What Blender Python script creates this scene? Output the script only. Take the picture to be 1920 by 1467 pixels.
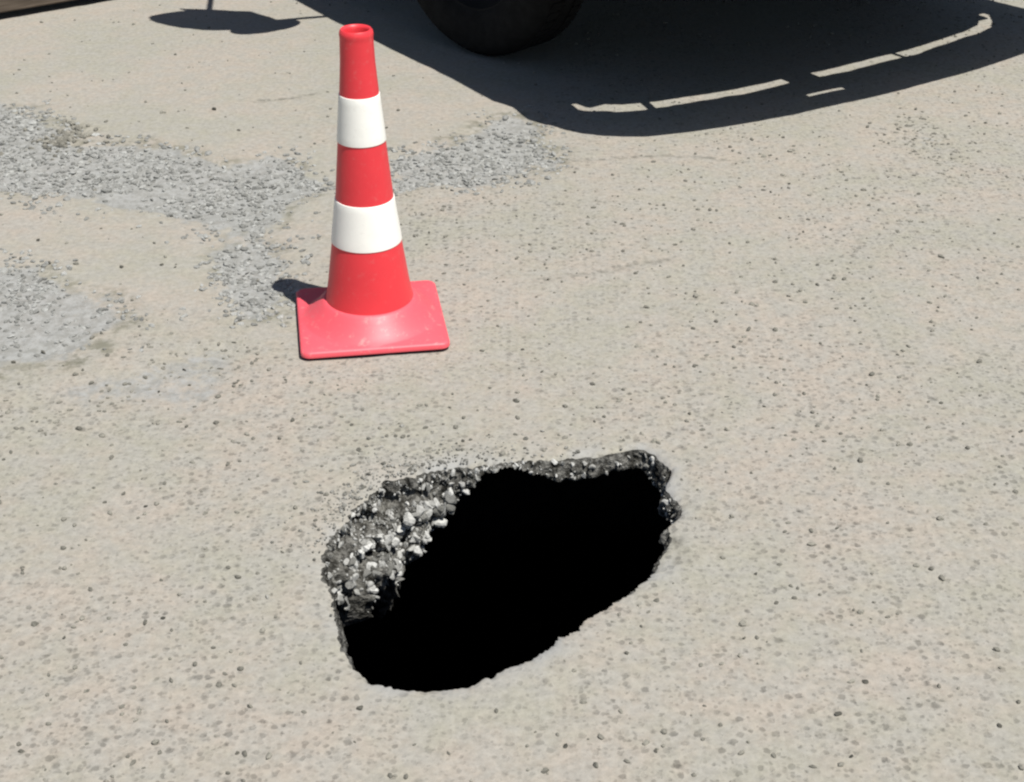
import bpy, bmesh, math, random
import numpy as np
from mathutils import Vector, Matrix, Euler

for o in list(bpy.data.objects):
    bpy.data.objects.remove(o)
scene = bpy.context.scene
COL = scene.collection
R = math.radians
random.seed(7)
rng = np.random.default_rng(11)

# ------------------------------------------------------------------ camera
CAM_H, PITCH, FPX = 1.6, R(30.0), 2900.0          # eye height, pitch down, focal length in photo pixels
cam_d = bpy.data.cameras.new('camera')
cam_d.sensor_fit = 'HORIZONTAL'
cam_d.sensor_width = 36.0
cam_d.lens = 36.0 * FPX / 1920.0
cam_d.clip_start, cam_d.clip_end = 0.05, 1000.0
cam = bpy.data.objects.new('camera', cam_d)
COL.objects.link(cam)
cam.location = (0, 0, CAM_H)
cam.rotation_euler = (math.pi / 2 - PITCH, 0, 0)
scene.camera = cam

# ------------------------------------------------------------------ light
SUN_EL, SUN_AZ = R(66.5), math.atan2(-0.67, 0.74)   # direction towards the sun, azimuth from +X
sun_dir = Vector((math.cos(SUN_EL) * math.cos(SUN_AZ), math.cos(SUN_EL) * math.sin(SUN_AZ), math.sin(SUN_EL)))
world = bpy.data.worlds.new('World')
scene.world = world
world.use_nodes = True
wn = world.node_tree
sky = wn.nodes.new('ShaderNodeTexSky')
sky.sky_type = 'NISHITA'
sky.sun_disc = False
sky.sun_elevation = SUN_EL
sky.sun_rotation = math.pi / 2 - SUN_AZ
wn.links.new(sky.outputs['Color'], wn.nodes['Background'].inputs['Color'])
wn.nodes['Background'].inputs['Strength'].default_value = 0.05
sl = bpy.data.lights.new('sun', 'SUN')
sl.energy = 5.0
sl.angle = R(0.5)
sl.color = (1.0, 0.965, 0.91)
sun = bpy.data.objects.new('sun', sl)
COL.objects.link(sun)
sun.rotation_euler = sun_dir.to_track_quat('Z', 'Y').to_euler()
sun.location = (2, -2, 6)
scene.view_settings.view_transform = 'Standard'
scene.view_settings.look = 'None'
scene.view_settings.gamma = 1
scene.view_settings.use_curve_mapping = False
scene.view_settings.exposure = 0.35
scene.render.engine = 'CYCLES'
scene.cycles.filter_width = 2.3

# ------------------------------------------------------------------ helpers
def gp(x, y, z=0.0):
    """photo pixel -> point at height z (the ground it touches)"""
    u, v = (x - 960) / FPX, (733.5 - y) / FPX
    d = Vector((u, math.cos(PITCH) + v * math.sin(PITCH), -math.sin(PITCH) + v * math.cos(PITCH)))
    t = (z - CAM_H) / d.z
    return Vector((d.x * t, d.y * t, z))

def _h(i, j, k, s):
    n = (i * 374761393 + j * 668265263 + k * 2147483647 + s * 1274126177) & 0xffffffff
    n = ((n ^ (n >> 13)) * 1274126177) & 0xffffffff
    return ((n ^ (n >> 16)) & 0xffff) / 65535.0

def vnoise(x, y, z=None, s=0):
    x = np.asarray(x, float); y = np.asarray(y, float)
    z = np.zeros_like(x) if z is None else np.asarray(z, float)
    i, j, k = (np.floor(q).astype(np.int64) for q in (x, y, z))
    fx, fy, fz = x - i, y - j, z - k
    fx, fy, fz = (q * q * (3 - 2 * q) for q in (fx, fy, fz))
    r = 0
    for a in (0, 1):
        for b in (0, 1):
            for c in (0, 1):
                w = (fx if a else 1 - fx) * (fy if b else 1 - fy) * (fz if c else 1 - fz)
                r = r + w * _h(i + a, j + b, k + c, s)
    return r * 2 - 1

def fbm(x, y, z=None, s=0, o=3):
    r, a, f = 0, 1.0, 1.0
    for n in range(o):
        r = r + a * vnoise(np.asarray(x) * f, np.asarray(y) * f, None if z is None else np.asarray(z) * f, s + n)
        a *= .5; f *= 2.03
    return r

def sstep(a, b, x):
    t = np.clip((x - a) / (b - a), 0, 1)
    return t * t * (3 - 2 * t)

def tag(o, label=None, cat=None, group=None, kind=None):
    if label: o['label'] = label
    if cat: o['category'] = cat
    if group: o['group'] = group
    if kind: o['kind'] = kind
    return o

def link(name, me, mat=None, parent=None, loc=None, rot=None):
    o = bpy.data.objects.new(name, me)
    COL.objects.link(o)
    if mat is not None and me is not None and not me.materials:
        me.materials.append(mat)
    if parent: o.parent = parent
    if loc is not None: o.location = loc
    if rot is not None: o.rotation_euler = rot
    return o

def npmesh(name, v, f, smooth=False):
    me = bpy.data.meshes.new(name)
    v = np.asarray(v, np.float32); f = np.asarray(f, np.int32)
    k = f.shape[1]
    me.vertices.add(len(v)); me.vertices.foreach_set('co', v.ravel())
    me.loops.add(f.size); me.loops.foreach_set('vertex_index', f.ravel())
    me.polygons.add(len(f))
    me.polygons.foreach_set('loop_start', np.arange(0, f.size, k, dtype=np.int32))
    me.polygons.foreach_set('loop_total', np.full(len(f), k, np.int32))
    me.polygons.foreach_set('use_smooth', np.full(len(f), smooth, bool))
    me.update(calc_edges=True); me.validate()
    return me

def bm_mesh(name, bm, smooth=False, angle=None):
    bmesh.ops.recalc_face_normals(bm, faces=bm.faces)
    me = bpy.data.meshes.new(name)
    bm.to_mesh(me); bm.free()
    if smooth:
        for p in me.polygons: p.use_smooth = True
        if angle:
            me.set_sharp_from_angle(angle=R(angle))
    return me

def box_bm(sx, sy, sz, loc=(0, 0, 0), bevel=0.0, seg=2, bm=None, rot=None):
    b = bmesh.new()
    bmesh.ops.create_cube(b, size=1, matrix=Matrix.Diagonal((sx, sy, sz, 1)))
    if bevel:
        bmesh.ops.bevel(b, geom=b.edges[:], offset=bevel, segments=seg, affect='EDGES', profile=.5)
    m = Matrix.Translation(loc)
    if rot is not None: m = m @ Euler(rot).to_matrix().to_4x4()
    bmesh.ops.transform(b, matrix=m, verts=b.verts)
    if bm is None: return b
    me = bpy.data.meshes.new('t'); b.to_mesh(me); b.free(); bm.from_mesh(me); bpy.data.meshes.remove(me)
    return bm

def lathe_bm(prof, n=64, close=False):
    """prof: list of (r, z)"""
    bm = bmesh.new()
    rings = []
    for r, z in prof:
        rings.append([bm.verts.new((r * math.cos(2 * math.pi * i / n), r * math.sin(2 * math.pi * i / n), z)) for i in range(n)])
    for a, b in zip(rings, rings[1:]):
        for i in range(n):
            bm.faces.new((a[i], a[(i + 1) % n], b[(i + 1) % n], b[i]))
    if close:
        a, b = rings[-1], rings[0]
        for i in range(n):
            bm.faces.new((a[i], a[(i + 1) % n], b[(i + 1) % n], b[i]))
    return bm

def tube_bm(pts, r, n=10):
    bm = bmesh.new(); rings = []
    pts = [Vector(p) for p in pts]
    for i, p in enumerate(pts):
        t = (pts[min(i + 1, len(pts) - 1)] - pts[max(i - 1, 0)]).normalized()
        q = t.to_track_quat('Z', 'Y')
        rings.append([bm.verts.new(p + q @ Vector((r * math.cos(2 * math.pi * k / n), r * math.sin(2 * math.pi * k / n), 0))) for k in range(n)])
    for a, b in zip(rings, rings[1:]):
        for i in range(n):
            bm.faces.new((a[i], a[(i + 1) % n], b[(i + 1) % n], b[i]))
    bm.faces.new(rings[0][::-1]); bm.faces.new(rings[-1])
    return bm

# ------------------------------------------------------------------ materials
class NT:
    def __init__(self, name):
        self.m = bpy.data.materials.new(name); self.m.use_nodes = True
        self.t = self.m.node_tree; self.b = self.t.nodes['Principled BSDF']
    def n(self, typ, **kw):
        nd = self.t.nodes.new(typ)
        for k, v in kw.items():
            if k.startswith('i_'):
                nd.inputs[k[2:].replace('_', ' ')].default_value = v
            else: setattr(nd, k, v)
        return nd
    def l(self, a, b): self.t.links.new(a, b)
    def math(self, op, a, b=None, clamp=False):
        nd = self.n('ShaderNodeMath', operation=op, use_clamp=clamp)
        for k, q in enumerate((a, b)):
            if q is None: continue
            if isinstance(q, (int, float)): nd.inputs[k].default_value = q
            else: self.l(q, nd.inputs[k])
        return nd.outputs[0]
    def noise(self, co, scale, detail=3.0, rough=.55, out='Fac'):
        nd = self.n('ShaderNodeTexNoise'); nd.inputs['Scale'].default_value = scale
        nd.inputs['Detail'].default_value = detail; nd.inputs['Roughness'].default_value = rough
        self.l(co, nd.inputs['Vector']); return nd.outputs[out]
    def ramp(self, fac, lo, hi, a=0.0, b=1.0):
        nd = self.n('ShaderNodeMapRange', interpolation_type='SMOOTHSTEP')
        nd.inputs['From Min'].default_value = lo; nd.inputs['From Max'].default_value = hi
        nd.inputs['To Min'].default_value = a; nd.inputs['To Max'].default_value = b
        self.l(fac, nd.inputs['Value']); return nd.outputs['Result']
    def mix(self, fac, a, b, blend='MIX'):
        nd = self.n('ShaderNodeMix', data_type='RGBA', blend_type=blend)
        for sock, q in ((nd.inputs['Factor'], fac), (nd.inputs['A'], a), (nd.inputs['B'], b)):
            pass
        ins = {'f': nd.inputs[0], 'a': nd.inputs[6], 'b': nd.inputs[7]}
        for k, q in (('f', fac), ('a', a), ('b', b)):
            if isinstance(q, (int, float)): ins[k].default_value = q
            elif isinstance(q, tuple): ins[k].default_value = (*q, 1)
            else: self.l(q, ins[k])
        return nd.outputs[2]
    def bump(self, h, strength=1.0, dist=.01):
        nd = self.n('ShaderNodeBump'); nd.inputs['Strength'].default_value = strength
        nd.inputs['Distance'].default_value = dist; self.l(h, nd.inputs['Height'])
        self.l(nd.outputs['Normal'], self.b.inputs['Normal'])
    def coord(self): return self.n('ShaderNodeTexCoord').outputs['Object']
    def col(self, c):
        if isinstance(c, tuple): self.b.inputs['Base Color'].default_value = (*c, 1)
        else: self.l(c, self.b.inputs['Base Color'])
    def set(self, rough=.5, spec=.5, metal=0.0):
        self.b.inputs['Roughness'].default_value = rough
        self.b.inputs['Specular IOR Level'].default_value = spec
        self.b.inputs['Metallic'].default_value = metal
        return self

def simple(name, c, rough=.5, spec=.5, metal=0.0, var=.15, scale=12.0, bump=0.0):
    t = NT(name).set(rough, spec, metal)
    co = t.coord()
    nz = t.noise(co, scale, 4)
    d = tuple(max(0, q * (1 - var)) for q in c); u = tuple(min(1, q * (1 + var)) for q in c)
    t.col(t.mix(t.ramp(nz, .3, .7), d, u))
    if bump: t.bump(t.noise(co, scale * 6, 3), bump, .004)
    return t.m

def mat_ground():
    t = NT('weathered_concrete').set(.92, .25)
    co = t.coord()
    # broad pinkish / greenish grey drift
    big = t.ramp(t.noise(co, 2.6, 5, .68), .38, .62)
    mid = t.ramp(t.noise(co, 17.0, 4, .65), .35, .66)
    pink, green, grey = (.312, .279, .238), (.276, .266, .222), (.284, .276, .250)
    c = t.mix(big, pink, green)
    c = t.mix(t.math('MULTIPLY', mid, .7), c, grey)
    fine = t.noise(co, 70, 4, .7)
    c = t.mix(1.0, c, t.n_grey(t.ramp(fine, .25, .75, .85, 1.12)), 'MULTIPLY')
    # dark grains of exposed aggregate, three sizes
    dens = t.ramp(t.noise(co, 3.7, 2), .30, .62)
    wn_ = t.n('ShaderNodeVectorMath', operation='MULTIPLY_ADD')
    t.l(t.noise(co, 130, 2, .6, 'Color'), wn_.inputs[0]); wn_.inputs[1].default_value = (.009,) * 3; t.l(co, wn_.inputs[2])
    coarse = t.n('ShaderNodeAttribute', attribute_name='coarse').outputs['Fac']
    spk_all = None
    for sc, thr, keep, lo, hi in ((60, .25, .60, .62, .94), (104, .27, .46, .72, .97), (32, .16, .82, .58, .88)):
        v = t.n('ShaderNodeTexVoronoi', feature='F1', voronoi_dimensions='2D'); v.inputs['Scale'].default_value = sc
        t.l(wn_.outputs[0], v.inputs['Vector'])
        sep = t.n('ShaderNodeSeparateColor'); t.l(v.outputs['Color'], sep.inputs[0])
        on = t.ramp(t.math('ADD', sep.outputs[0], t.math('MULTIPLY', dens, .18)), keep, keep + .12)
        rad = t.math('MULTIPLY_ADD', sep.outputs[1], thr)
        rad.node.inputs[2].default_value = thr * .65
        spot = t.math('MULTIPLY', t.math('MULTIPLY', t.ramp(t.math('SUBTRACT', rad, v.outputs['Distance']), -.08, .14), on), coarse)
        tone = t.ramp(sep.outputs[2], 0, 1, lo, hi)
        c = t.mix(spot, c, t.mix(1.0, c, t.n_grey(tone), 'MULTIPLY'))
        if spk_all is None: spk_all = spot
    # worn patches where the top layer is gone
    at = t.n('ShaderNodeAttribute', attribute_name='worn')
    w = t.math('ADD', at.outputs['Fac'], t.math('MULTIPLY', t.math('SUBTRACT', t.noise(co, 28, 4, .65), .5), .75))
    w = t.ramp(w, .36, .62)
    wc = t.mix(t.ramp(t.noise(co, 55, 4, .7), .35, .65), (.196, .199, .190), (.288, .295, .290))
    c = t.mix(t.math('MULTIPLY', w, .8), c, wc)
    # olive dirt and painted step shadow along the broken edges
    at2 = t.n('ShaderNodeAttribute', attribute_name='edge')
    e = t.math('MULTIPLY', at2.outputs['Fac'], t.ramp(t.noise(co, 22, 4, .7), .42, .62))
    c = t.mix(t.math('MULTIPLY', e, .75), c, (.120, .118, .085))
    at3 = t.n('ShaderNodeAttribute', attribute_name='rim')
    c = t.mix(t.math('MULTIPLY', at3.outputs['Fac'], t.ramp(t.noise(co, 13, 3), .35, .6)), c, (.285, .285, .272))
    # hairline cracks
    at4 = t.n('ShaderNodeAttribute', attribute_name='crack')
    c = t.mix(t.math('MULTIPLY', at4.outputs['Fac'], t.ramp(t.noise(co, 40, 3), .35, .6)), c, (.13, .125, .105))
    t.col(c)
    hh = t.math('SUBTRACT', t.math('MULTIPLY', fine, .8), t.math('MULTIPLY', spk_all, .55))
    t.bump(hh, .55, .003)
    return t.m

def n_grey(self, v):
    nd = self.n('ShaderNodeCombineColor')
    for k in range(3): self.l(v, nd.inputs[k])
    return nd.outputs[0]
NT.n_grey = n_grey

def mat_stone(name, lo, hi, rough=.9):
    t = NT(name).set(rough, .25)
    g = t.n('ShaderNodeNewGeometry'); oi = t.n('ShaderNodeObjectInfo')
    rnd = t.math('FRACT', t.math('ADD', g.outputs['Random Per Island'], oi.outputs['Random']))
    co = t.coord()
    c = t.mix(rnd, lo, hi)
    nz = t.noise(g.outputs['Position'], 160, 4, .7)
    c = t.mix(1.0, c, t.n_grey(t.ramp(nz, .3, .7, .75, 1.15)), 'MULTIPLY')
    t.col(c); t.bump(nz, .6, .003)
    return t.m

M = {}
M['ground'] = mat_ground()
M['gravel'] = mat_stone('grey_gravel', (.160, .161, .150), (.345, .349, .332))
M['grit'] = mat_stone('dark_grit', (.128, .124, .106), (.245, .235, .20))
M['crumb'] = mat_stone('grey_crumbs', (.10, .098, .085), (.30, .295, .27))
M['pebble'] = mat_stone('dark_pebble', (.055, .054, .046), (.13, .125, .105))
M['rubble'] = mat_stone('broken_aggregate', (.11, .109, .098), (.50, .50, .475))

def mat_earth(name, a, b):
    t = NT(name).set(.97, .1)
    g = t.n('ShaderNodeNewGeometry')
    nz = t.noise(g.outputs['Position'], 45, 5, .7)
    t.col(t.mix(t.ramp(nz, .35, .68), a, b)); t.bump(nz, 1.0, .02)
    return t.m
M['slab_edge'] = mat_earth('broken_slab_edge', (.026, .025, .021), (.23, .225, .205))
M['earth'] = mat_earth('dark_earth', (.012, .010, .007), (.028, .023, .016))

# ------------------------------------------------------------------ the hole outline and the ground sheet
RIM = [(605, 1040), (620, 1000), (650, 972), (680, 940), (720, 902), (790, 885), (850, 872), (940, 868), (1040, 861), (1130, 848),
       (1200, 834), (1226, 846), (1256, 878), (1250, 915), (1275, 945), (1278, 962), (1254, 985), (1260, 1010), (1240, 1045),
       (1210, 1088), (1160, 1128), (1092, 1163), (1084, 1180), (1020, 1213), (1000, 1235), (930, 1262), (890, 1283), (800, 1292),
       (740, 1288), (690, 1278), (655, 1240), (640, 1210), (628, 1150), (620, 1110), (603, 1082)]
HC = gp(930, 1070)
NA = 900
ang = np.linspace(0, 2 * np.pi, NA, endpoint=False)
rp = np.array([gp(*p)[:2] for p in RIM]) - np.array(HC[:2])
ra, rr = np.arctan2(rp[:, 1], rp[:, 0]) % (2 * np.pi), np.hypot(rp[:, 0], rp[:, 1])
# radius by intersecting each direction with the outline polygon
rim_r = np.zeros(NA)
for i, a in enumerate(ang):
    d = np.array([math.cos(a), math.sin(a)]); best = 0
    for k in range(len(rp)):
        p, q = rp[k], rp[(k + 1) % len(rp)]
        e = q - p; den = d[0] * e[1] - d[1] * e[0]
        if abs(den) < 1e-12: continue
        t_ = (p[0] * e[1] - p[1] * e[0]) / den
        s_ = (p[0] * d[1] - p[1] * d[0]) / den
        if t_ > 0 and -1e-9 <= s_ <= 1 + 1e-9: best = max(best, t_)
    rim_r[i] = best
ca, sa = np.cos(ang), np.sin(ang)
rim_r = rim_r + .0045 * fbm(ca * 14 + 50, sa * 14 + 50, s=3, o=3) + .0025 * vnoise(ca * 60 + 90, sa * 60 + 90, s=9)
back = sstep(.85, 1.05, ang) * (1 - sstep(2.9, 3.2, ang))
rim_r = rim_r + back * (.006 * vnoise(ca * 26 + 30, sa * 26 + 30, s=13) + .004 * vnoise(ca * 70 + 10, sa * 70 + 10, s=14))

PATCH = {   # places where the smooth top layer has worn off and loose stones show
 'band': ([(-160, 190), (40, 200), (130, 222), (180, 268), (350, 272), (430, 300), (520, 285), (605, 322), (622, 362), (545, 392), (528, 480),
           (548, 545), (505, 600), (425, 605), (408, 500), (402, 432), (290, 402), (180, 372), (0, 362), (-160, 360)], 1.0),
 'strip': ([(735, 300), (840, 262), (955, 210), (1030, 238), (1022, 300), (900, 345), (750, 356)], .9),
 'left': ([(-160, 500), (0, 485), (80, 505), (150, 552), (212, 592), (228, 640), (150, 682), (80, 702), (-160, 720)], .8),
 'low': ([(300, 650), (450, 630), (480, 700), (440, 770), (250, 775), (60, 760), (40, 720), (200, 690)], .5),
 'far': ([(1650, 212), (1740, 225), (1862, 318), (1790, 325), (1690, 280)], .42),
 'top': ([(170, 15), (290, 5), (230, 60), (180, 90)], .45),
}
def poly_sd(px, py, poly):
    """signed distance, positive inside"""
    d = np.full(px.shape, 1e9); ins = np.zeros(px.shape, bool)
    n = len(poly)
    for i in range(n):
        ax, ay = poly[i]; bx, by = poly[(i + 1) % n]
        ex, ey = bx - ax, by - ay
        t_ = np.clip(((px - ax) * ex + (py - ay) * ey) / (ex * ex + ey * ey), 0, 1)
        d = np.minimum(d, np.hypot(px - ax - t_ * ex, py - ay - t_ * ey))
        c = ((ay > py) != (by > py)) & (px < (bx - ax) * (py - ay) / (by - ay + 1e-15) + ax)
        ins ^= c
    return np.where(ins, d, -d)
PW = {k: ([tuple(gp(*p)[:2]) for p in v[0]], v[1]) for k, v in PATCH.items()}

def line_d(px, py, pts):
    d = np.full(np.shape(px), 1e9)
    for (ax, ay), (bx, by) in zip(pts, pts[1:]):
        ex, ey = bx - ax, by - ay
        t_ = np.clip(((px - ax) * ex + (py - ay) * ey) / (ex * ex + ey * ey), 0, 1)
        d = np.minimum(d, np.hypot(px - ax - t_ * ex, py - ay - t_ * ey))
    return d
CRACKS = [[(1000, 527), (1060, 518), (1130, 512), (1190, 498), (1255, 487)], [(480, 190), (560, 182), (592, 174)],
          [(1262, 1008), (1270, 1035), (1272, 1060)], [(1080, 300), (1250, 290), (1400, 300)]]
CW = [[tuple(gp(*p)[:2]) for p in c] for c in CRACKS]

def worn_at(x, y):
    worn = np.zeros_like(x); edge = np.zeros_like(x)
    for k, (poly, amt) in PW.items():
        sd = poly_sd(x, y, poly) + .05 * fbm(x * 9, y * 9, s=21, o=3)
        worn = np.maximum(worn, amt * sstep(-.05, .09, sd))
        if amt > .5: edge = np.maximum(edge, np.exp(-((sd + .005) / .028) ** 2) * sstep(-.1, .25, fbm(x * 3, y * 3, s=33, o=2)))
    return worn, edge

def ground_z(x, y, worn, near):
    z = .0022 * fbm(x * 3.1, y * 3.1, s=1, o=2) + .0011 * fbm(x * 26, y * 26, s=5, o=2)
    z = z - .009 * worn + worn * .003 * fbm(x * 60, y * 60, s=8, o=2)
    return z * near

dist = [0, .004, .010, .018, .028]
while dist[-1] < 4.2: dist.append(dist[-1] + (.014 if dist[-1] < 2.2 else .02))
st = .025
while dist[-1] < 400: st *= 1.12; dist.append(dist[-1] + st)
dist = np.array(dist); NRG = len(dist)
rad = rim_r[None, :] * np.exp(-dist / 1.2)[:, None] + .38 * (1 - np.exp(-dist / 1.2))[:, None] + dist[:, None]
gx = HC.x + rad * ca[None]; gy = HC.y + rad * sa[None]
x, y = gx.ravel(), gy.ravel()
inner = np.hypot(x, y - 3) < 8
worn = np.zeros_like(x); edge = np.zeros_like(x)
worn[inner], edge[inner] = worn_at(x[inner], y[inner])
near = np.exp(-np.maximum(0, np.hypot(x, y - 3) - 5) / 3)
z = ground_z(x, y, worn, near)
dd = np.repeat(dist, NA)
wob = .5 + .5 * vnoise(np.tile(ca, NRG) * 5 + 7, np.tile(sa, NRG) * 5 + 7, s=40)
z -= (.006 * wob + .002) * np.exp(-dd / .008)                     # crumbled lip
rimw = np.exp(-(dd / .035) ** 2) * sstep(.25, .75, wob)
crk = np.zeros_like(x)
crk[inner] = np.max([np.exp(-(line_d(x[inner] + .006 * vnoise(x[inner] * 30, y[inner] * 30, s=2), y[inner] + .006 * vnoise(x[inner] * 30, y[inner] * 30, s=4), c) / .006) ** 2) for c in CW], axis=0)
z -= .003 * crk
idx = np.arange(NRG * NA).reshape(NRG, NA)
nx = np.roll(idx, -1, axis=1)
faces = np.stack([idx[:-1], idx[1:], nx[1:], nx[:-1]], -1).reshape(-1, 4)
gm = npmesh('ground', np.stack([x, y, z], -1), faces, smooth=True)
sm_poly = [tuple(gp(*p)[:2]) for p in [(-400, -150), (1100, -150), (1080, 230), (760, 300), (640, 420), (520, 620), (300, 640), (-400, 640)]]
coarse = 1 - .78 * sstep(-.12, .16, poly_sd(x, y, sm_poly) + .12 * fbm(x * 4, y * 4, s=44, o=3))
coarse = coarse * (.62 + .38 * sstep(-.5, .4, fbm(x * 2.2, y * 2.2, s=47, o=3)))
for nme, arr in (('coarse', coarse), ('worn', worn), ('edge', edge), ('rim', rimw), ('crack', crk)):
    a_ = gm.attributes.new(nme, 'FLOAT', 'POINT'); a_.data.foreach_set('value', arr.astype(np.float32))
ground = tag(link('ground', gm, M['ground']), kind='structure')

def gz(px, py):
    px, py = np.atleast_1d(np.asarray(px, float)), np.atleast_1d(np.asarray(py, float))
    w, _ = worn_at(px, py)
    return ground_z(px, py, w, np.exp(-np.maximum(0, np.hypot(px, py - 3) - 5) / 3))

# ------------------------------------------------------------------ the sinkhole below the sheet
hole = tag(link('sinkhole', None, loc=(HC.x, HC.y, 0)), 'deep black hole broken through the pale concrete in front of the traffic cone', 'hole')
deg = np.degrees(ang)
# weight of the rubble bank (back-left side); elsewhere the slab breaks off thin
wr = sstep(92, 140, deg) * (1 - sstep(163, 178, deg))
bank = [(0, 0), (.004, -.010), (.010, -.026), (.024, -.040), (.048, -.050), (.058, -.064), (.062, -.088), (.080, -.100), (.104, -.108), (.108, -.135), (.098, -.17), (.03, -.24)]
thin = [(0, 0), (.002, -.008), (.005, -.018), (.008, -.028), (.010, -.038), (.012, -.048), (.013, -.056), (.010, -.064), (.000, -.072), (-.02, -.080), (-.06, -.092), (-.14, -.12)]
SUBD = 4
def dense(pf):
    q = np.array(pf); u = np.linspace(0, len(q) - 1, (len(q) - 1) * SUBD + 1)
    return np.stack([np.interp(u, np.arange(len(q)), q[:, c]) for c in (0, 1)], -1)
bank, thin = dense(bank), dense(thin)
tk = 1 + .40 * fbm(ca * 3 + 20, sa * 3 + 20, s=60, o=2) - .55 * np.exp(-((deg - 88) / 11) ** 2)     # uneven slab thickness
tk = tk * (1 - .2 * sstep(195, 205, deg)) * (1 - .30 * (1 - sstep(80, 98, deg)))
rim_z = z.reshape(NRG, NA)[0]
wv = []
for k, (b_, t_) in enumerate(zip(bank, thin)):
    u_ = k / SUBD
    und = .045 * np.exp(-((u_ - 6.4) / .75) ** 2) * sstep(134, 146, deg) * (1 - sstep(172, 180, deg)) + .02 * np.exp(-((u_ - 2.6) / .8) ** 2)
    ins = wr * (.75 * b_[0] - und) * (1 + .35 * fbm(ca * 6 + 9, sa * 6 + 9, s=64, o=2)) + (1 - wr) * t_[0]
    dz = (wr * b_[1] + (1 - wr) * t_[1]) * tk
    r0 = rim_r - ins
    X_, Y_, Z_ = r0 * ca, r0 * sa, rim_z + dz
    f1 = fbm(X_ * 38, Y_ * 38, Z_ * 38, s=70, o=3)
    rg_ = 1 - np.abs(fbm(X_ * 75 + 4, Y_ * 75, Z_ * 75, s=77, o=2)) * 1.6
    amp = min(1, u_ / 1.5) * (.45 + .75 * wr)
    r0 = r0 - amp * (.013 * f1 + .005 * rg_)
    zz_ = Z_ + amp * (.007 * fbm(X_ * 45, Y_ * 45, Z_ * 45, s=79, o=2))
    if k == 0: zz_ = rim_z
    wv.append(np.stack([r0 * ca, r0 * sa, zz_], -1))
sub = np.concatenate(wv)
nk = len(bank)
ii = np.arange(nk * NA).reshape(nk, NA); jj = np.roll(ii, -1, axis=1)
fw = np.stack([ii[:-1], jj[:-1], jj[1:], ii[1:]], -1).reshape(-1, 4)
link('slab_edge', npmesh('slab_edge', sub, fw, False), M['slab_edge'], hole)
# the void under the slab, wider than the opening
cv = [wv[-1]]
for out, zz in ((.25, -.34), (.55, -.55), (.85, -1.0), (.95, -1.6), (.80, -2.2), (.45, -2.6)):
    r_ = rim_r * .5 + .19 + out + .08 * fbm(ca * 3, sa * 3, np.full(NA, zz * 2), s=80, o=3)
    cv.append(np.stack([r_ * ca, r_ * sa, np.full(NA, zz)], -1))
cvv = np.concatenate(cv); nk2 = len(cv)
ii = np.arange(nk2 * NA).reshape(nk2, NA); jj = np.roll(ii, -1, axis=1)
fc = np.stack([ii[:-1], jj[:-1], jj[1:], ii[1:]], -1).reshape(-1, 4)
cvv = np.concatenate([cvv, [[0, 0, -2.7]]]); last = ii[-1]; lj = jj[-1]
fc = np.concatenate([fc, np.stack([last, lj, np.full(NA, len(cvv) - 1), np.full(NA, len(cvv) - 1)], -1)])
cbm = bmesh.new(); vs = [cbm.verts.new(v) for v in cvv]
for q in fc:
    qq = list(dict.fromkeys(int(i) for i in q)); cbm.faces.new([vs[i] for i in qq])
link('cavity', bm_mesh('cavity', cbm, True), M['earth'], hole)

# broken stones: a handful of shared shapes
def stone_mesh(name, seed, sub=2, flat=.7, cut=True):
    rd = random.Random(seed); bm = bmesh.new()
    bmesh.ops.create_icosphere(bm, subdivisions=sub, radius=1)
    if cut:
        for _ in range(7):
            n = Vector((rd.gauss(0, 1), rd.gauss(0, 1), rd.gauss(0, 1))).normalized(); d_ = rd.uniform(.32, .72)
            for v in bm.verts:
                e = v.co.dot(n) - d_
                if e > 0: v.co -= n * e
    s = (rd.uniform(.85, 1.25), rd.uniform(.7, 1.0), flat * rd.uniform(.8, 1.15))
    for v in bm.verts: v.co = Vector((v.co.x * s[0], v.co.y * s[1], v.co.z * s[2]))
    return bm_mesh(name, bm)
shapes = [stone_mesh('stone_shape', 100 + i, 2, .75) for i in range(8)]
for m_ in shapes: m_.materials.append(M['rubble'])
pts_w = np.stack(wv)          # rings x angles x 3
rd = random.Random(5)
def put_stone(ai, kf, size, lift=.3):
    kf *= SUBD; k = int(kf); f_ = kf - k; ai = int(ai) % NA
    p = pts_w[k, ai] * (1 - f_) + pts_w[min(k + 1, nk - 1), ai] * f_
    o = link('stone', rd.choice(shapes), None, hole, p + np.array([-ca[ai] * size * lift, -sa[ai] * size * lift, 0]))
    o.scale = (size * rd.uniform(.8, 1.3), size * rd.uniform(.8, 1.2), size * rd.uniform(.7, 1.1))
    o.rotation_euler = (rd.uniform(0, 6.28), rd.uniform(0, 6.28), rd.uniform(0, 6.28))
def ai_of(d): return d / 360 * NA
for _ in range(130): put_stone(ai_of(rd.uniform(100, 180)), rd.uniform(1.2, 9.2), rd.choice((.004, .005, .006, .007, .009, .011)))
for _ in range(34): put_stone(ai_of(rd.uniform(106, 136)), rd.uniform(4.5, 6.2), rd.uniform(.008, .017), .4)
for _ in range(24): put_stone(ai_of(rd.uniform(118, 150)), rd.uniform(7.2, 9.2), rd.uniform(.007, .014), .4)
for _ in range(40): put_stone(ai_of(rd.uniform(142, 176)), rd.uniform(4.5, 9.0), rd.uniform(.007, .015), .5)
for _ in range(22): put_stone(ai_of(rd.uniform(34, 76)), rd.uniform(.8, 7.0), rd.uniform(.004, .010), .1)
for _ in range(30): put_stone(ai_of(rd.uniform(104, 172)), rd.choice((4.6, 5.2, 5.6, 7.6)) + rd.uniform(-.4, .4), rd.uniform(.009, .018), .5)
for _ in range(12): put_stone(ai_of(rd.uniform(76, 100)), rd.uniform(.8, 5.0), rd.uniform(.004, .008), .1)
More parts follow.
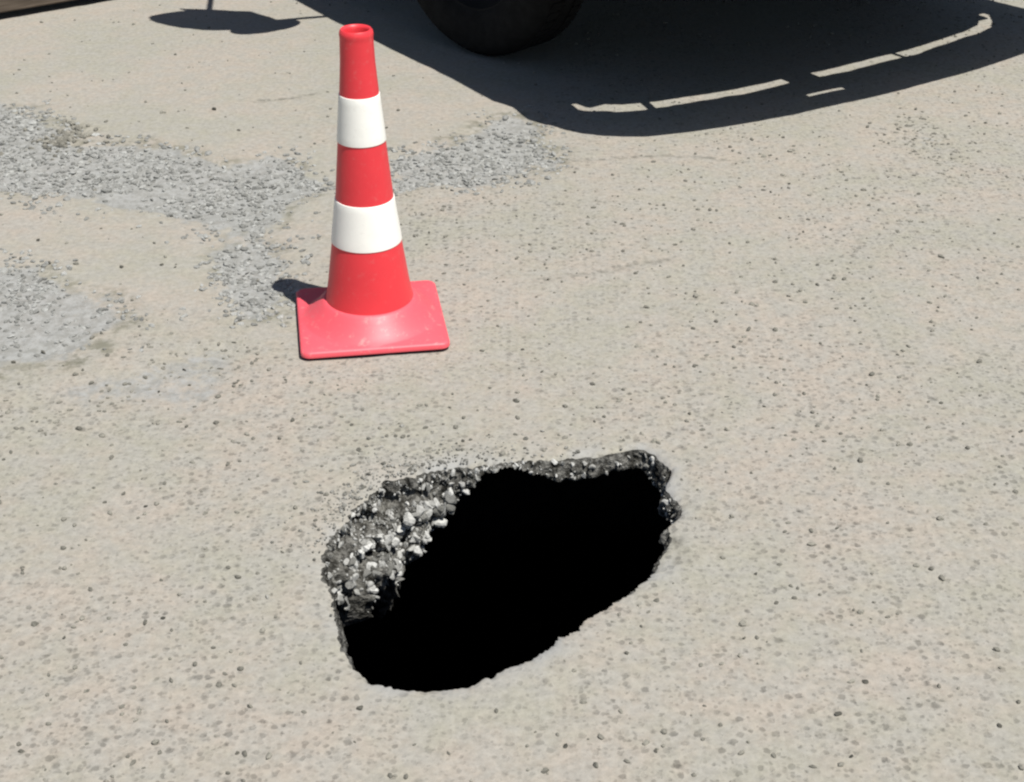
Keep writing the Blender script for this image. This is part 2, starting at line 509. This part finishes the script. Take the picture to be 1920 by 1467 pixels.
def rubble_bits(n_):
    V, F = [], []
    base = [stone_mesh('rubble_bit', 500 + i, 1, .8) for i in range(10)]
    arrs = [(np.array([v.co[:] for v in b_.vertices]), np.array([p.vertices[:] for p in b_.polygons])) for b_ in base]
    off = 0
    for _ in range(n_):
        q = rd.random()
        if q < .84: a_, kf = rd.gauss(138, 19), rd.uniform(.5, 9.6)
        else: a_, kf = rd.uniform(30, 100), rd.uniform(.5, 7.2)
        if not 30 < a_ < 178: continue
        ai = int(ai_of(a_)) % NA; k = int(kf * SUBD)
        p = pts_w[k, ai]; sz = rd.choice((.002, .0025, .003, .004, .0055, .0075)) * (.7 if q > .84 else 1)
        v_, f_ = rd.choice(arrs)
        rot = np.array(Euler((rd.uniform(0, 6), rd.uniform(0, 6), rd.uniform(0, 6))).to_matrix())
        V.append((v_ * sz * np.array([rd.uniform(.8, 1.7), rd.uniform(.7, 1.1), rd.uniform(.45, .9)])) @ rot.T + p - np.array([ca[ai], sa[ai], -.3]) * sz * .3); F.append(f_ + off); off += len(v_)
    o = link('rubble', npmesh('rubble', np.concatenate(V), np.concatenate(F)), M['rubble'], hole)
    o['kind'] = 'stuff'
rubble_bits(1200)

# ------------------------------------------------------------------ loose gravel (uncountable) and grit
ICO = bmesh.new(); bmesh.ops.create_icosphere(ICO, subdivisions=1, radius=1)
ICO.verts.ensure_lookup_table()
iv = np.array([v.co[:] for v in ICO.verts]); ifc = np.array([[v.index for v in f.verts] for f in ICO.faces]); ICO.free()
def scatter(name, px, py, size, mat, label, cat, sink=.40, flat=.55):
    n = len(px); size = np.asarray(size)
    a = rng.uniform(0, 6.28, n); tl = rng.normal(0, .35, n)
    V = iv[None] * (1 + rng.uniform(-.32, .22, (n, len(iv)))[..., None])
    V = V * np.stack([size * rng.uniform(.9, 1.5, n), size * rng.uniform(.7, 1.05, n), size * flat * rng.uniform(.7, 1.2, n)], -1)[:, None, :]
    y2 = V[..., 1] * np.cos(tl)[:, None] - V[..., 2] * np.sin(tl)[:, None]
    z2 = V[..., 1] * np.sin(tl)[:, None] + V[..., 2] * np.cos(tl)[:, None]
    x2 = V[..., 0]
    X = x2 * np.cos(a)[:, None] - y2 * np.sin(a)[:, None] + px[:, None]
    Y = x2 * np.sin(a)[:, None] + y2 * np.cos(a)[:, None] + py[:, None]
    Z = z2 + (gz(px, py) + size * flat * (1 - 2 * sink))[:, None]
    F = (ifc[None] + (np.arange(n) * len(iv))[:, None, None]).reshape(-1, 3)
    o = link(name, npmesh(name, np.stack([X, Y, Z], -1).reshape(-1, 3), F, False), mat)
    return tag(o, label, cat, kind='stuff')
def in_patch(k, dens):
    poly, amt = PW[k]; P_ = np.array(poly); lo, hi = P_.min(0) - .06, P_.max(0) + .06
    n = int(np.prod(hi - lo) * dens)
    px, py = rng.uniform(lo[0], hi[0], n), rng.uniform(lo[1], hi[1], n)
    sd = poly_sd(px, py, poly) + .05 * fbm(px * 9, py * 9, s=21, o=3)
    pr = sstep(-.09, .07, sd + .05 * fbm(px * 16, py * 16, s=23, o=2)) * sstep(-.75, .35, fbm(px * 5, py * 5, s=90, o=2))
    k_ = rng.uniform(0, 1, n) < pr
    return px[k_], py[k_]
for k, dn, s0, s1, lab in (('band', 6500, .0038, .0088, 'long band of loose grey gravel where the top layer has worn away beside the cone'),
                      ('strip', 6000, .0038, .0088, 'strip of loose grey gravel between the cone and the shadow of the car'),
                      ('left', 3800, .004, .008, 'patch of fine grey gravel with greenish broken edge below the long gravel band'),
                      ('low', 1500, .003, .006, 'thin scatter of greyish gravel on concrete in front of the gravel patches'),
                      ('far', 2000, .003, .006, 'faint scatter of brownish gravel on concrete in front of the car')):
    px, py = in_patch(k, dn)
    s = rng.uniform(s0, s1, len(px)) * (1 + .5 * (rng.uniform(0, 1, len(px)) > .93))
    scatter('gravel', px, py, s, M['gravel'] if k in ('band', 'strip', 'left') else M['grit'], lab, 'gravel')
n = 12000
px, py = rng.uniform(-2.6, 2.6, n), rng.uniform(1.2, 6.2, n)
clump = fbm(px * 1.7, py * 1.7, s=55, o=2) + .5 * fbm(px * 9, py * 9, s=57, o=2)
keep = (np.hypot(px + .316, py - 3.078) > .25) & (clump > rng.uniform(-1.5, 1.2, n))
keep &= (rng.uniform(0, 1, n) > .80 * sstep(-.1, .15, poly_sd(px, py, sm_poly)))
def rim_gap(px, py):      # distance outside the hole's rim
    a_ = np.arctan2(py - HC.y, px - HC.x) % (2 * np.pi)
    return np.hypot(px - HC.x, py - HC.y) - np.interp(a_, np.r_[ang, 2 * np.pi], np.r_[rim_r, rim_r[0]])
keep &= rim_gap(px, py) > .02
px, py = px[keep], py[keep]
scatter('grit', px, py, rng.choice([.0024, .0034, .0044, .0055, .0068], len(px), p=[.28, .32, .25, .12, .03]), M['grit'], 'fine dark grit sprinkled over the whole pale concrete surface', 'grit', .40, .85)
# crumbs broken off along the back-left rim
n = 480
a_ = np.radians(rng.normal(122, 26, n)); rr_ = np.interp(a_ % (2 * np.pi), ang, rim_r) + np.abs(rng.normal(0, .045, n)) + .003
px, py = HC.x + rr_ * np.cos(a_), HC.y + rr_ * np.sin(a_)
scatter('crumbs', px, py, rng.choice([.0018, .0026, .0036, .005], n, p=[.4, .35, .18, .07]), M['crumb'], 'loose grey crumbs lying along the broken back edge of the hole', 'crumbs', .35, .8)
# darker clump of stones at the end of the gravel band
c0 = gp(118, 258); n = 110
px, py = c0.x + rng.normal(0, .05, n), c0.y + rng.normal(0, .055, n)
scatter('dark_gravel', px, py, rng.uniform(.005, .011, n), M['grit'], 'small dark clump of stones at the edge of the long gravel band', 'gravel', .3, .8)

# single pebbles one can pick out
peb = [stone_mesh('pebble_shape', 300 + i, 2, .65) for i in range(5)]
for m_ in peb: m_.materials.append(M['pebble'])
SPOTS = [(402, 208, 9), (1622, 1280, 6), (1571, 1341, 6), (1016, 697, 5), (980, 655, 5), (1874, 1362, 6), (1595, 1422, 5), (1417, 1078, 5), (1456, 1132, 5),
         (306, 1160, 6), (273, 950, 5), (120, 1197, 5), (660, 800, 5), (742, 820, 5), (868, 828, 5), (303, 497, 6), (328, 502, 5), (228, 502, 7), (93, 494, 7),
         (40, 486, 7), (72, 452, 8), (345, 690, 6), (440, 607, 5), (202, 668, 7), (190, 625, 6), (80, 657, 8), (25, 678, 7), (297, 732, 5), (1367, 222, 6),
         (1480, 345, 5), (1887, 330, 5), (1445, 360, 5), (805, 437, 5), (800, 460, 5), (1570, 992, 4), (1230, 1410, 5), (1115, 790, 4), (1795, 700, 4),
         (445, 1415, 5), (40, 1410, 5), (675, 1330, 7), (1340, 545, 4), (1560, 560, 4), (1700, 480, 4), (725, 240, 5), (1060, 1400, 5), (1395, 1200, 4)]
for (ux, uy, mm) in SPOTS:
    p = gp(ux, uy); s = mm / 1000 * .85
    o = link('pebble', rd.choice(peb), None, None, (p.x, p.y, float(gz(p.x, p.y)[0]) + s * .35), (rd.uniform(-.3, .3), rd.uniform(-.3, .3), rd.uniform(0, 6.28)))
    o.scale = (s * rd.uniform(.9, 1.4), s * rd.uniform(.8, 1.1), s)
    tag(o, 'small dark pebble lying loose on the pale concrete', 'pebble', 'dark pebbles scattered on the concrete')

# ------------------------------------------------------------------ traffic cone
def mat_plastic(name, c, rough, spec, scuff, trans=0.0):
    t = NT(name).set(rough, spec)
    co = t.coord()
    n1 = t.ramp(t.noise(co, 14, 5, .65), .42, .75)
    n2 = t.ramp(t.noise(co, 60, 4, .7), .55, .72)
    cc = t.mix(t.math('MULTIPLY', n1, .35), c, tuple(q * .86 for q in c))
    cc = t.mix(t.math('MULTIPLY', n2, scuff), cc, (.42, .37, .33))
    t.col(cc); t.bump(t.noise(co, 90, 3), .08, .002)
    return t.m
M['cone_red'] = mat_plastic('cone_red_plastic', (.72, .042, .054), .45, .45, .10)
M['cone_base'] = mat_plastic('cone_base_plastic', (.74, .092, .118), .5, .5, .34)
M['cone_white'] = mat_plastic('white_reflective_sheet', (.88, .875, .82), .4, .45, .12)
CC = Vector((-.316, 3.078, 0))
cz = float(np.max(gz(CC.x + np.array([-.15, 0, .15, 0, -.1, .1]), CC.y + np.array([0, .15, 0, -.15, -.1, .1]))))
cone = tag(link('traffic_cone', None, loc=(CC.x, CC.y, cz), rot=(0, 0, R(8.8))), 'red and white banded plastic traffic cone on a square red base', 'traffic cone')
prof = [(.0965, .066), (.0938, .078), (.0885, .11), (.0755, .203), (.0622, .303), (.0505, .431), (.0412, .533), (.0362, .60), (.0345, .645)]
def rz(zz):
    return float(np.interp(zz, [p[1] for p in prof], [p[0] for p in prof]))
body = [(rz(q), q) for q in np.linspace(.066, .645, 40)]
top = [(.0345, .652), (.0352, .657), (.0340, .664), (.0310, .668), (.0275, .667), (.0255, .661), (.0250, .640), (.030, .55), (.060, .30), (.086, .08)]
link('cone_body', bm_mesh('cone_body', lathe_bm(body + top, 72), True, 60), M['cone_red'], cone)
for z0, z1 in ((.431, .533), (.203, .303)):
    pr = [(rz(z0) - .001, z0), (rz(z0) + .0014, z0 + .0008)] + [(rz(q) + .0016, q) for q in np.linspace(z0 + .002, z1 - .002, 8)] + [(rz(z1) + .0014, z1 - .0008), (rz(z1) - .001, z1)]
    link('reflective_band', bm_mesh('reflective_band', lathe_bm(pr, 72), True, 50), M['cone_white'], cone)
# base: square plate with rounded corners, round skirt rising to the foot of the cone
bm = bmesh.new()
def rsq(h, r, n=9):
    out = []
    for q, (sx, sy) in enumerate(((1, 1), (-1, 1), (-1, -1), (1, -1))):
        for i in range(n):
            a_ = q * math.pi / 2 + i / (n - 1) * math.pi / 2
            out.append((sx * (h - r) + r * math.cos(a_), sy * (h - r) + r * math.sin(a_)))
    return out
def ring_pts(r, n, ref):
    return [(r * math.cos(math.atan2(b_, a_)), r * math.sin(math.atan2(b_, a_))) for a_, b_ in ref]
HB = .161
outl = rsq(HB, .020)
# subdivide the straight sides for a smooth skirt
ref = []
for i, p in enumerate(outl):
    q = outl[(i + 1) % len(outl)]; L = math.hypot(q[0] - p[0], q[1] - p[1]); m_ = max(1, int(L / .012))
    for j in range(m_): ref.append((p[0] + (q[0] - p[0]) * j / m_, p[1] + (q[1] - p[1]) * j / m_))
def sq(scale_off):
    return [(p[0] * (1 - scale_off / HB), p[1] * (1 - scale_off / HB)) for p in ref]
layers = [(sq(.004), .002), (sq(0), .005), (sq(0), .013), (sq(.003), .0165), (sq(.008), .018)]
layers += [(ring_pts(.1520, 0, ref), .0190), (ring_pts(.148, 0, ref), .0208), (ring_pts(.132, 0, ref), .0335), (ring_pts(.116, 0, ref), .0500), (ring_pts(.106, 0, ref), .0600), (ring_pts(.101, 0, ref), .0645), (ring_pts(.0975, 0, ref), .0655), (ring_pts(.090, 0, ref), .0652)]
rg = [[bm.verts.new((p[0], p[1], zz)) for p in L] for L, zz in layers]
for a_, b_ in zip(rg, rg[1:]):
    for i in range(len(ref)):
        bm.faces.new((a_[i], a_[(i + 1) % len(ref)], b_[(i + 1) % len(ref)], b_[i]))
link('base', bm_mesh('base', bm, True, 50), M['cone_base'], cone)
bm = bmesh.new()
for sx in (-1, 1):
    for sy in (-1, 1):
        box_bm(.04, .04, .008, (sx * .125, sy * .125, .003), .002, 1, bm)
link('foot_pads', bm_mesh('foot_pads', bm), M['cone_base'], cone)

# ------------------------------------------------------------------ weathered board edging, far left
def mat_wood():
    t = NT('brown_weathered_wood').set(.8, .25)
    co = t.coord()
    mp = t.n('ShaderNodeMapping'); mp.inputs['Scale'].default_value = (2.5, 40, 40); t.l(co, mp.inputs['Vector'])
    g = t.noise(mp.outputs[0], 2.0, 5, .65)
    t.col(t.mix(t.ramp(g, .3, .7), (.060, .046, .034), (.135, .108, .084))); t.bump(g, .5, .006)
    return t.m
M['wood'] = mat_wood()
p0, p1 = gp(-10, 41), gp(215, 2)
dv = (p1 - p0).normalized(); L = 3.0
beam = tag(link('timber_beam', None, loc=(p0.x, p0.y, 0), rot=(0, 0, math.atan2(dv.y, dv.x))), 'brown weathered timber beam raised just off the concrete on blocks', 'beam')
link('beam', bm_mesh('beam', box_bm(L, .14, .15, (-.93, .070, .100), .006, 2)), M['wood'], beam)
for xx in (-2.2, -1.3, -.45, .50):
    link('block', bm_mesh('block', box_bm(.08, .10, .026, (xx, .10, .013), .002, 1)), M['wood'], beam)

# ------------------------------------------------------------------ the car (only its front tyre and its shadow reach the picture)
CA = R(32.5)
car = tag(link('car', None, loc=(1.330, 4.497, 0), rot=(0, 0, CA)), 'dark car parked behind the cone with black front tyre and broad shadow', 'car')
M['paint'] = simple('dark_blue_grey_paint', (.035, .042, .05), .28, .5, .0, .06)
M['tyre'] = simple('tyre_rubber', (.013, .013, .013), .9, .15, 0, .25, 30, .3)
M['rim'] = simple('black_steel_rim', (.01, .01, .01), .8, .2, 0)
M['black'] = simple('black_plastic', (.02, .02, .021), .65, .4, 0, .1)
M['under'] = simple('dirty_underbody', (.028, .026, .023), .95, .1, 0, .3)
M['chrome'] = simple('bumper_steel', (.30, .30, .31), .35, .5, .9)
M['lamp'] = simple('lamp_lens', (.55, .56, .58), .12, .6)
M['tail'] = simple('red_lens', (.30, .015, .012), .2, .6)
gt = NT('window_glass').set(.05, .6); gt.col((.012, .015, .017)); M['glass'] = gt.m
def part(name, bm, mat, parent=car, smooth=False, angle=35):
    return link(name, bm_mesh(name, bm, smooth, angle), M[mat], parent)

# body side profile (y back from the bumper, z) with wheel arches, lofted across the width
WB, Y1 = 2.75, 1.23; Y2 = Y1 + WB; HW = 1.07; LEN = 4.95
def arch(yc, r=.445, zc=.37, n=12):
    return [(yc + r * math.cos(a_), zc + r * math.sin(a_)) for a_ in np.linspace(math.radians(12), math.radians(168), n)]
sill = .46
up = [(.36, .56), (.31, .70), (.28, .86), (.30, .965), (.60, 1.03), (1.55, 1.10), (2.2, 1.12), (4.45, 1.13), (4.70, 1.10), (LEN, .95), (LEN, .60), (4.68, sill)]
low = [(Y2 + .445, sill)] + arch(Y2) + [(Y2 - .445, sill), (Y1 + .445, sill)] + arch(Y1) + [(Y1 - .445, .50)]
side = up + low
bm = bmesh.new()
secs = []
for s in (-1, 1):
    for xx, grow in ((HW, 1.0),):
        secs.append([bm.verts.new((s * (xx - (.10 if yy < .45 else .03 if yy < .7 else 0) - (.02 if zz > 1.0 else 0)), yy + ((.10 if zz < .9 else .01) if yy < .45 else 0), zz)) for yy, zz in side])
mid = []
for s in (-.62, .62):
    mid.append([bm.verts.new((s * 1.1, yy, zz)) for yy, zz in side])
order = [secs[0], mid[0], mid[1], secs[1]]
n = len(side)
for a_, b_ in zip(order, order[1:]):
    for i in range(n):
        bm.faces.new((a_[i], a_[(i + 1) % n], b_[(i + 1) % n], b_[i]))
for s_, rev in ((secs[0], False), (secs[1], True)):
    bm.faces.new(s_ if rev else s_[::-1])
bmesh.ops.triangulate(bm, faces=[f for f in bm.faces if len(f.verts) > 4])
part('body', bm, 'paint', smooth=True, angle=28)
# cabin
bm = bmesh.new()
def quad_loft(levels):
    rings = [[bm.verts.new(p) for p in L] for L in levels]
    for a_, b_ in zip(rings, rings[1:]):
        for i in range(len(a_)):
            bm.faces.new((a_[i], a_[(i + 1) % len(a_)], b_[(i + 1) % len(a_)], b_[i]))
    bm.faces.new(rings[-1]); bm.faces.new(rings[0][::-1])
def rect(x_, y0, y1, zz): return [(-x_, y0, zz), (x_, y0, zz), (x_, y1, zz), (-x_, y1, zz)]
quad_loft([rect(.98, 1.60, 4.82, 1.09), rect(.83, 2.28, 4.62, 1.66), rect(.78, 2.40, 4.54, 1.71)])
part('cabin', bm, 'paint')
def panel(name, pts, mat, off=.006):
    b = bmesh.new(); P3 = [Vector(p) for p in pts]; nn = (P3[1] - P3[0]).cross(P3[2] - P3[0]).normalized()
    A_ = [b.verts.new(p + nn * off) for p in P3]; B_ = [b.verts.new(p - nn * .01) for p in P3]
    b.faces.new(A_); b.faces.new(B_[::-1])
    for i in range(len(P3)): b.faces.new((A_[i], B_[i], B_[(i + 1) % len(P3)], A_[(i + 1) % len(P3)]))
    return part(name, b, mat)
def cab(x_s, y_, z_):     # point on the cabin side
    t_ = (z_ - 1.09) / .57
    return (x_s * (.98 - .15 * t_), y_ + .1, z_)
def fr(x_, z_): return (x_, 1.60 + .68 * (z_ - 1.09) / .57, z_)
panel('windscreen', [fr(-.74, 1.14), fr(.74, 1.14), fr(.65, 1.62), fr(-.65, 1.62)], 'glass')
panel('rear_window', [(.80, 4.80, 1.16), (-.80, 4.80, 1.16), (-.74, 4.64, 1.60), (.74, 4.64, 1.60)], 'glass', .012)
for s in (-1, 1):
    for y0, y1, ty0, ty1 in ((1.80, 2.80, 2.26, 2.80), (2.88, 3.65, 2.88, 3.65), (3.73, 4.40, 3.73, 4.28)):
        q = [cab(s, y0, 1.16), cab(s, y1, 1.16), cab(s, ty1, 1.60), cab(s, ty0, 1.60)]
        panel('window', q if s > 0 else q[::-1], 'glass')
    for y0, y1 in ((1.74, 2.80), (2.82, 3.50)):
        d_ = part('door', box_bm(.012, y1 - y0 - .02, .50, (s * (HW + .001), (y0 + y1) / 2, .80), .004, 1), 'paint')
        part('handle', box_bm(.03, .16, .03, (s * (HW + .018), y1 - .16, .94), .008, 2), 'black', d_)
    part('headlight', box_bm(.30, .09, .17, (s * .62, .315, .80), .03, 3), 'lamp')
    part('tail_light', box_bm(.14, .05, .30, (s * .92, LEN + .005, .84), .015, 2), 'tail')
    part('wheel_arch_liner', box_bm(.30, .92, .02, (s * .84, Y1, .83), .004, 1), 'under')
for k in range(5):
    part('grille_slat', box_bm(.78, .03, .022, (0, .300, .70 + k * .05), .006, 2), 'black')
part('underbody', box_bm(1.30, 4.3, .10, (0, 2.60, .46), .02, 2), 'under')
part('rear_bumper', box_bm(1.95, .16, .18, (0, LEN + .07, .55), .04, 3), 'black')

# front bumper: bent sheet plate with a flange folded back, standing off the body, so sun slips through behind it
path = [(-1.046, .305), (-1.040, .280), (-1.004, .205), (-.894, .116), (-.737, .066), (-.54, .034), (-.374, .013), (0, 0)]
path = path + [(-p[0], p[1]) for p in path[-2::-1]]
P2 = np.array(path); sl_ = np.r_[0, np.cumsum(np.hypot(*np.diff(P2, axis=0).T))]
NU = 161; su = np.linspace(0, sl_[-1], NU)
cx_, cy_ = np.interp(su, sl_, P2[:, 0]), np.interp(su, sl_, P2[:, 1])
for _ in range(6):
    cx_[1:-1] = (cx_[:-2] + 2 * cx_[1:-1] + cx_[2:]) / 4; cy_[1:-1] = (cy_[:-2] + 2 * cy_[1:-1] + cy_[2:]) / 4
tx, ty = np.gradient(cx_), np.gradient(cy_); tl = np.hypot(tx, ty); nxn, nyn = -ty / tl, tx / tl    # inward normal
sec = [(0.012, .450), (0, .452), (0, .50), (0, .56), (0, .605), (.010, .618), (.028, .620), (.046, .620), (.10, .620), (.150, .620), (.156, .616)]
dent = .006 * fbm(su * 9, su * 0, s=12, o=3)
bm = bmesh.new(); grid = [[bm.verts.new((cx_[i] + nxn[i] * (d_ + (dent[i] if d_ > .12 else 0)), cy_[i] + nyn[i] * (d_ + (dent[i] if d_ > .12 else 0)), zz)) for d_, zz in sec] for i in range(NU)]
for i in range(NU - 1):
    xm = (cx_[i] + cx_[i + 1]) / 2
    for j in range(len(sec) - 1):
        if j == 6 and -.235 < xm < -.09: continue            # long slot in the flange
        bm.faces.new((grid[i][j], grid[i + 1][j], grid[i + 1][j + 1], grid[i][j + 1]))
bo = part('front_bumper', bm, 'chrome', smooth=True, angle=50)
sm = bo.modifiers.new('thick', 'SOLIDIFY'); sm.thickness = .006; sm.offset = 0
# brackets that carry the bumper and interrupt the strip of light
def bracket(xa, xb):
    xm = (xa + xb) / 2; i = int(np.argmin(np.abs(cx_ - xm)))
    part('bumper_bracket', box_bm(xb - xa, .16, .05, (cx_[i] + nxn[i] * .20, cy_[i] + nyn[i] * .20, .585), .004, 1, rot=(0, 0, math.atan2(ty[i], tx[i]))), 'black')
bracket(-.755, -.735); bracket(-.205, -.09); bracket(.30, .315)
# valance behind it
bm = bmesh.new(); G = []
for i in range(0, NU):
    G.append([bm.verts.new((cx_[i] + nxn[i] * d_, cy_[i] + nyn[i] * d_, zz)) for d_, zz in ((.235, .60), (.258, .50), (.36, .47), (.60, .47))])
for a_, b_ in zip(G, G[1:]):
    for j in range(3): bm.faces.new((a_[j], b_[j], b_[j + 1], a_[j + 1]))
vo = part('valance', bm, 'black', smooth=True); sm = vo.modifiers.new('thick', 'SOLIDIFY'); sm.thickness = .006; sm.offset = 1

# mirrors on long arms
for s in (-1, 1):
    mo = link('mirror', None, None, car, (s * 1.40, 1.58, 1.10))
    part('fender_light_block', box_bm(.27, .40, .36, (s * .91, .61, .70), .02, 2), 'black')  # unseen block added to stop sunlight leaking in behind the bumper corner
    part('fender_light_block', box_bm(.22, .31, .36, (s * .76, .515, .70), .01, 1), 'black')  # second added block, closes the remaining light leak further inward
    part('bumper_gap_block', box_bm(.15, .24, .17, (s * .975, .430, .565), .015, 2, rot=(0, 0, s * R(8))), 'black')  # added block that shuts the lit gap at the end of the bumper
    b = bmesh.new(); bmesh.ops.create_icosphere(b, subdivisions=3, radius=1)
    for v in b.verts:
        v.co = Vector([math.copysign(abs(c) ** 1.25, c) * k for c, k in zip(v.co, (.24, .12, .17))])
    bmesh.ops.rotate(b, verts=b.verts, matrix=Matrix.Rotation(s * R(40), 3, 'Z'))
    link('mirror_shell', bm_mesh('mirror_shell', b, True, 40), M['black'], mo)
    b2 = bmesh.new(); bmesh.ops.create_icosphere(b2, subdivisions=3, radius=1, matrix=Matrix.Translation((s * -.10, -.10, -.17)) @ Matrix.Diagonal((.13, .06, .085, 1)))
    link('mirror_shadow_lobe', bm_mesh('mirror_shadow_lobe', b2, True, 60), M['black'], mo)  # added ellipsoid, shaped to give the mirror's cast shadow a lower lobe
    link('mirror_glass', bm_mesh('mirror_glass', box_bm(.27, .006, .18, (s * -.060, .072, 0), .002, 1, rot=(0, 0, s * R(40)))), M['glass'], mo)
    link('mirror_arm', bm_mesh('mirror_arm', tube_bm([(0, 0, -.06), (s * -.18, -.10, -.07), (s * -.40, -.14, -.10)], .012), True), M['black'], mo)
    link('mirror_arm', bm_mesh('mirror_arm', tube_bm([(0, 0, .08), (s * -.22, .32, .30), (s * -.50, .62, .42)], .011), True), M['black'], mo)

# wheels
def wheel_meshes():
    r, w = .37, .23
    prof = [(.215, -w * .42), (.235, -w * .50), (.29, -w * .53), (.335, -w * .50), (.355, -w * .43), (.366, -w * .34), (.370, -w * .2), (.370, -w * .17), (.361, -w * .165), (.361, -w * .12), (.370, -w * .115), (.371, 0)]
    prof = prof + [(q[0], -q[1]) for q in prof[-2::-1]]
    b = lathe_bm(prof, 80)
    t_ = bm_mesh('tyre', b, True, 40)
    t_bm = bmesh.new()
    for k in range(60):                                   # tread blocks
        a_ = 2 * math.pi * k / 60
        for zz, ph in ((-.052, 0), (0, .5), (.052, 0)):
            aa = a_ + ph * 2 * math.pi / 60
            box_bm(.003, .030, .044, (.370 * math.cos(aa), .371 * math.sin(aa), zz), 0, 1, t_bm, rot=(0, 0, aa))
    rimp = [(.0, -.055), (.05, -.06), (.075, -.045), (.12, -.03), (.165, -.055), (.195, -.07), (.212, -.098), (.222, -.100), (.222, .10), (.20, .09)]
    return t_, bm_mesh('tread', t_bm), bm_mesh('rim', lathe_bm(rimp, 48), True, 40), bm_mesh('hub_cap', lathe_bm([(0.0001, -.085), (.03, -.083), (.042, -.07), (.045, -.05)], 32), True, 40)
tm, trm, rm, hm = wheel_meshes()
for s in (-1, 1):
    for yy in (Y1, Y2):
        wx = s * .87
        steer = R(13) if yy == Y1 else 0
        w_ = link('wheel', None, None, car, (wx, yy, .372))
        w_.rotation_euler = Euler((0, s * -math.pi / 2 * -1, 0)) if False else (0, math.pi / 2 if s < 0 else -math.pi / 2, steer)
        link('tyre', tm, M['tyre'], w_); link('tread', trm, M['tyre'], w_); link('rim', rm, M['rim'], w_); link('hub_cap', hm, M['black'], w_)
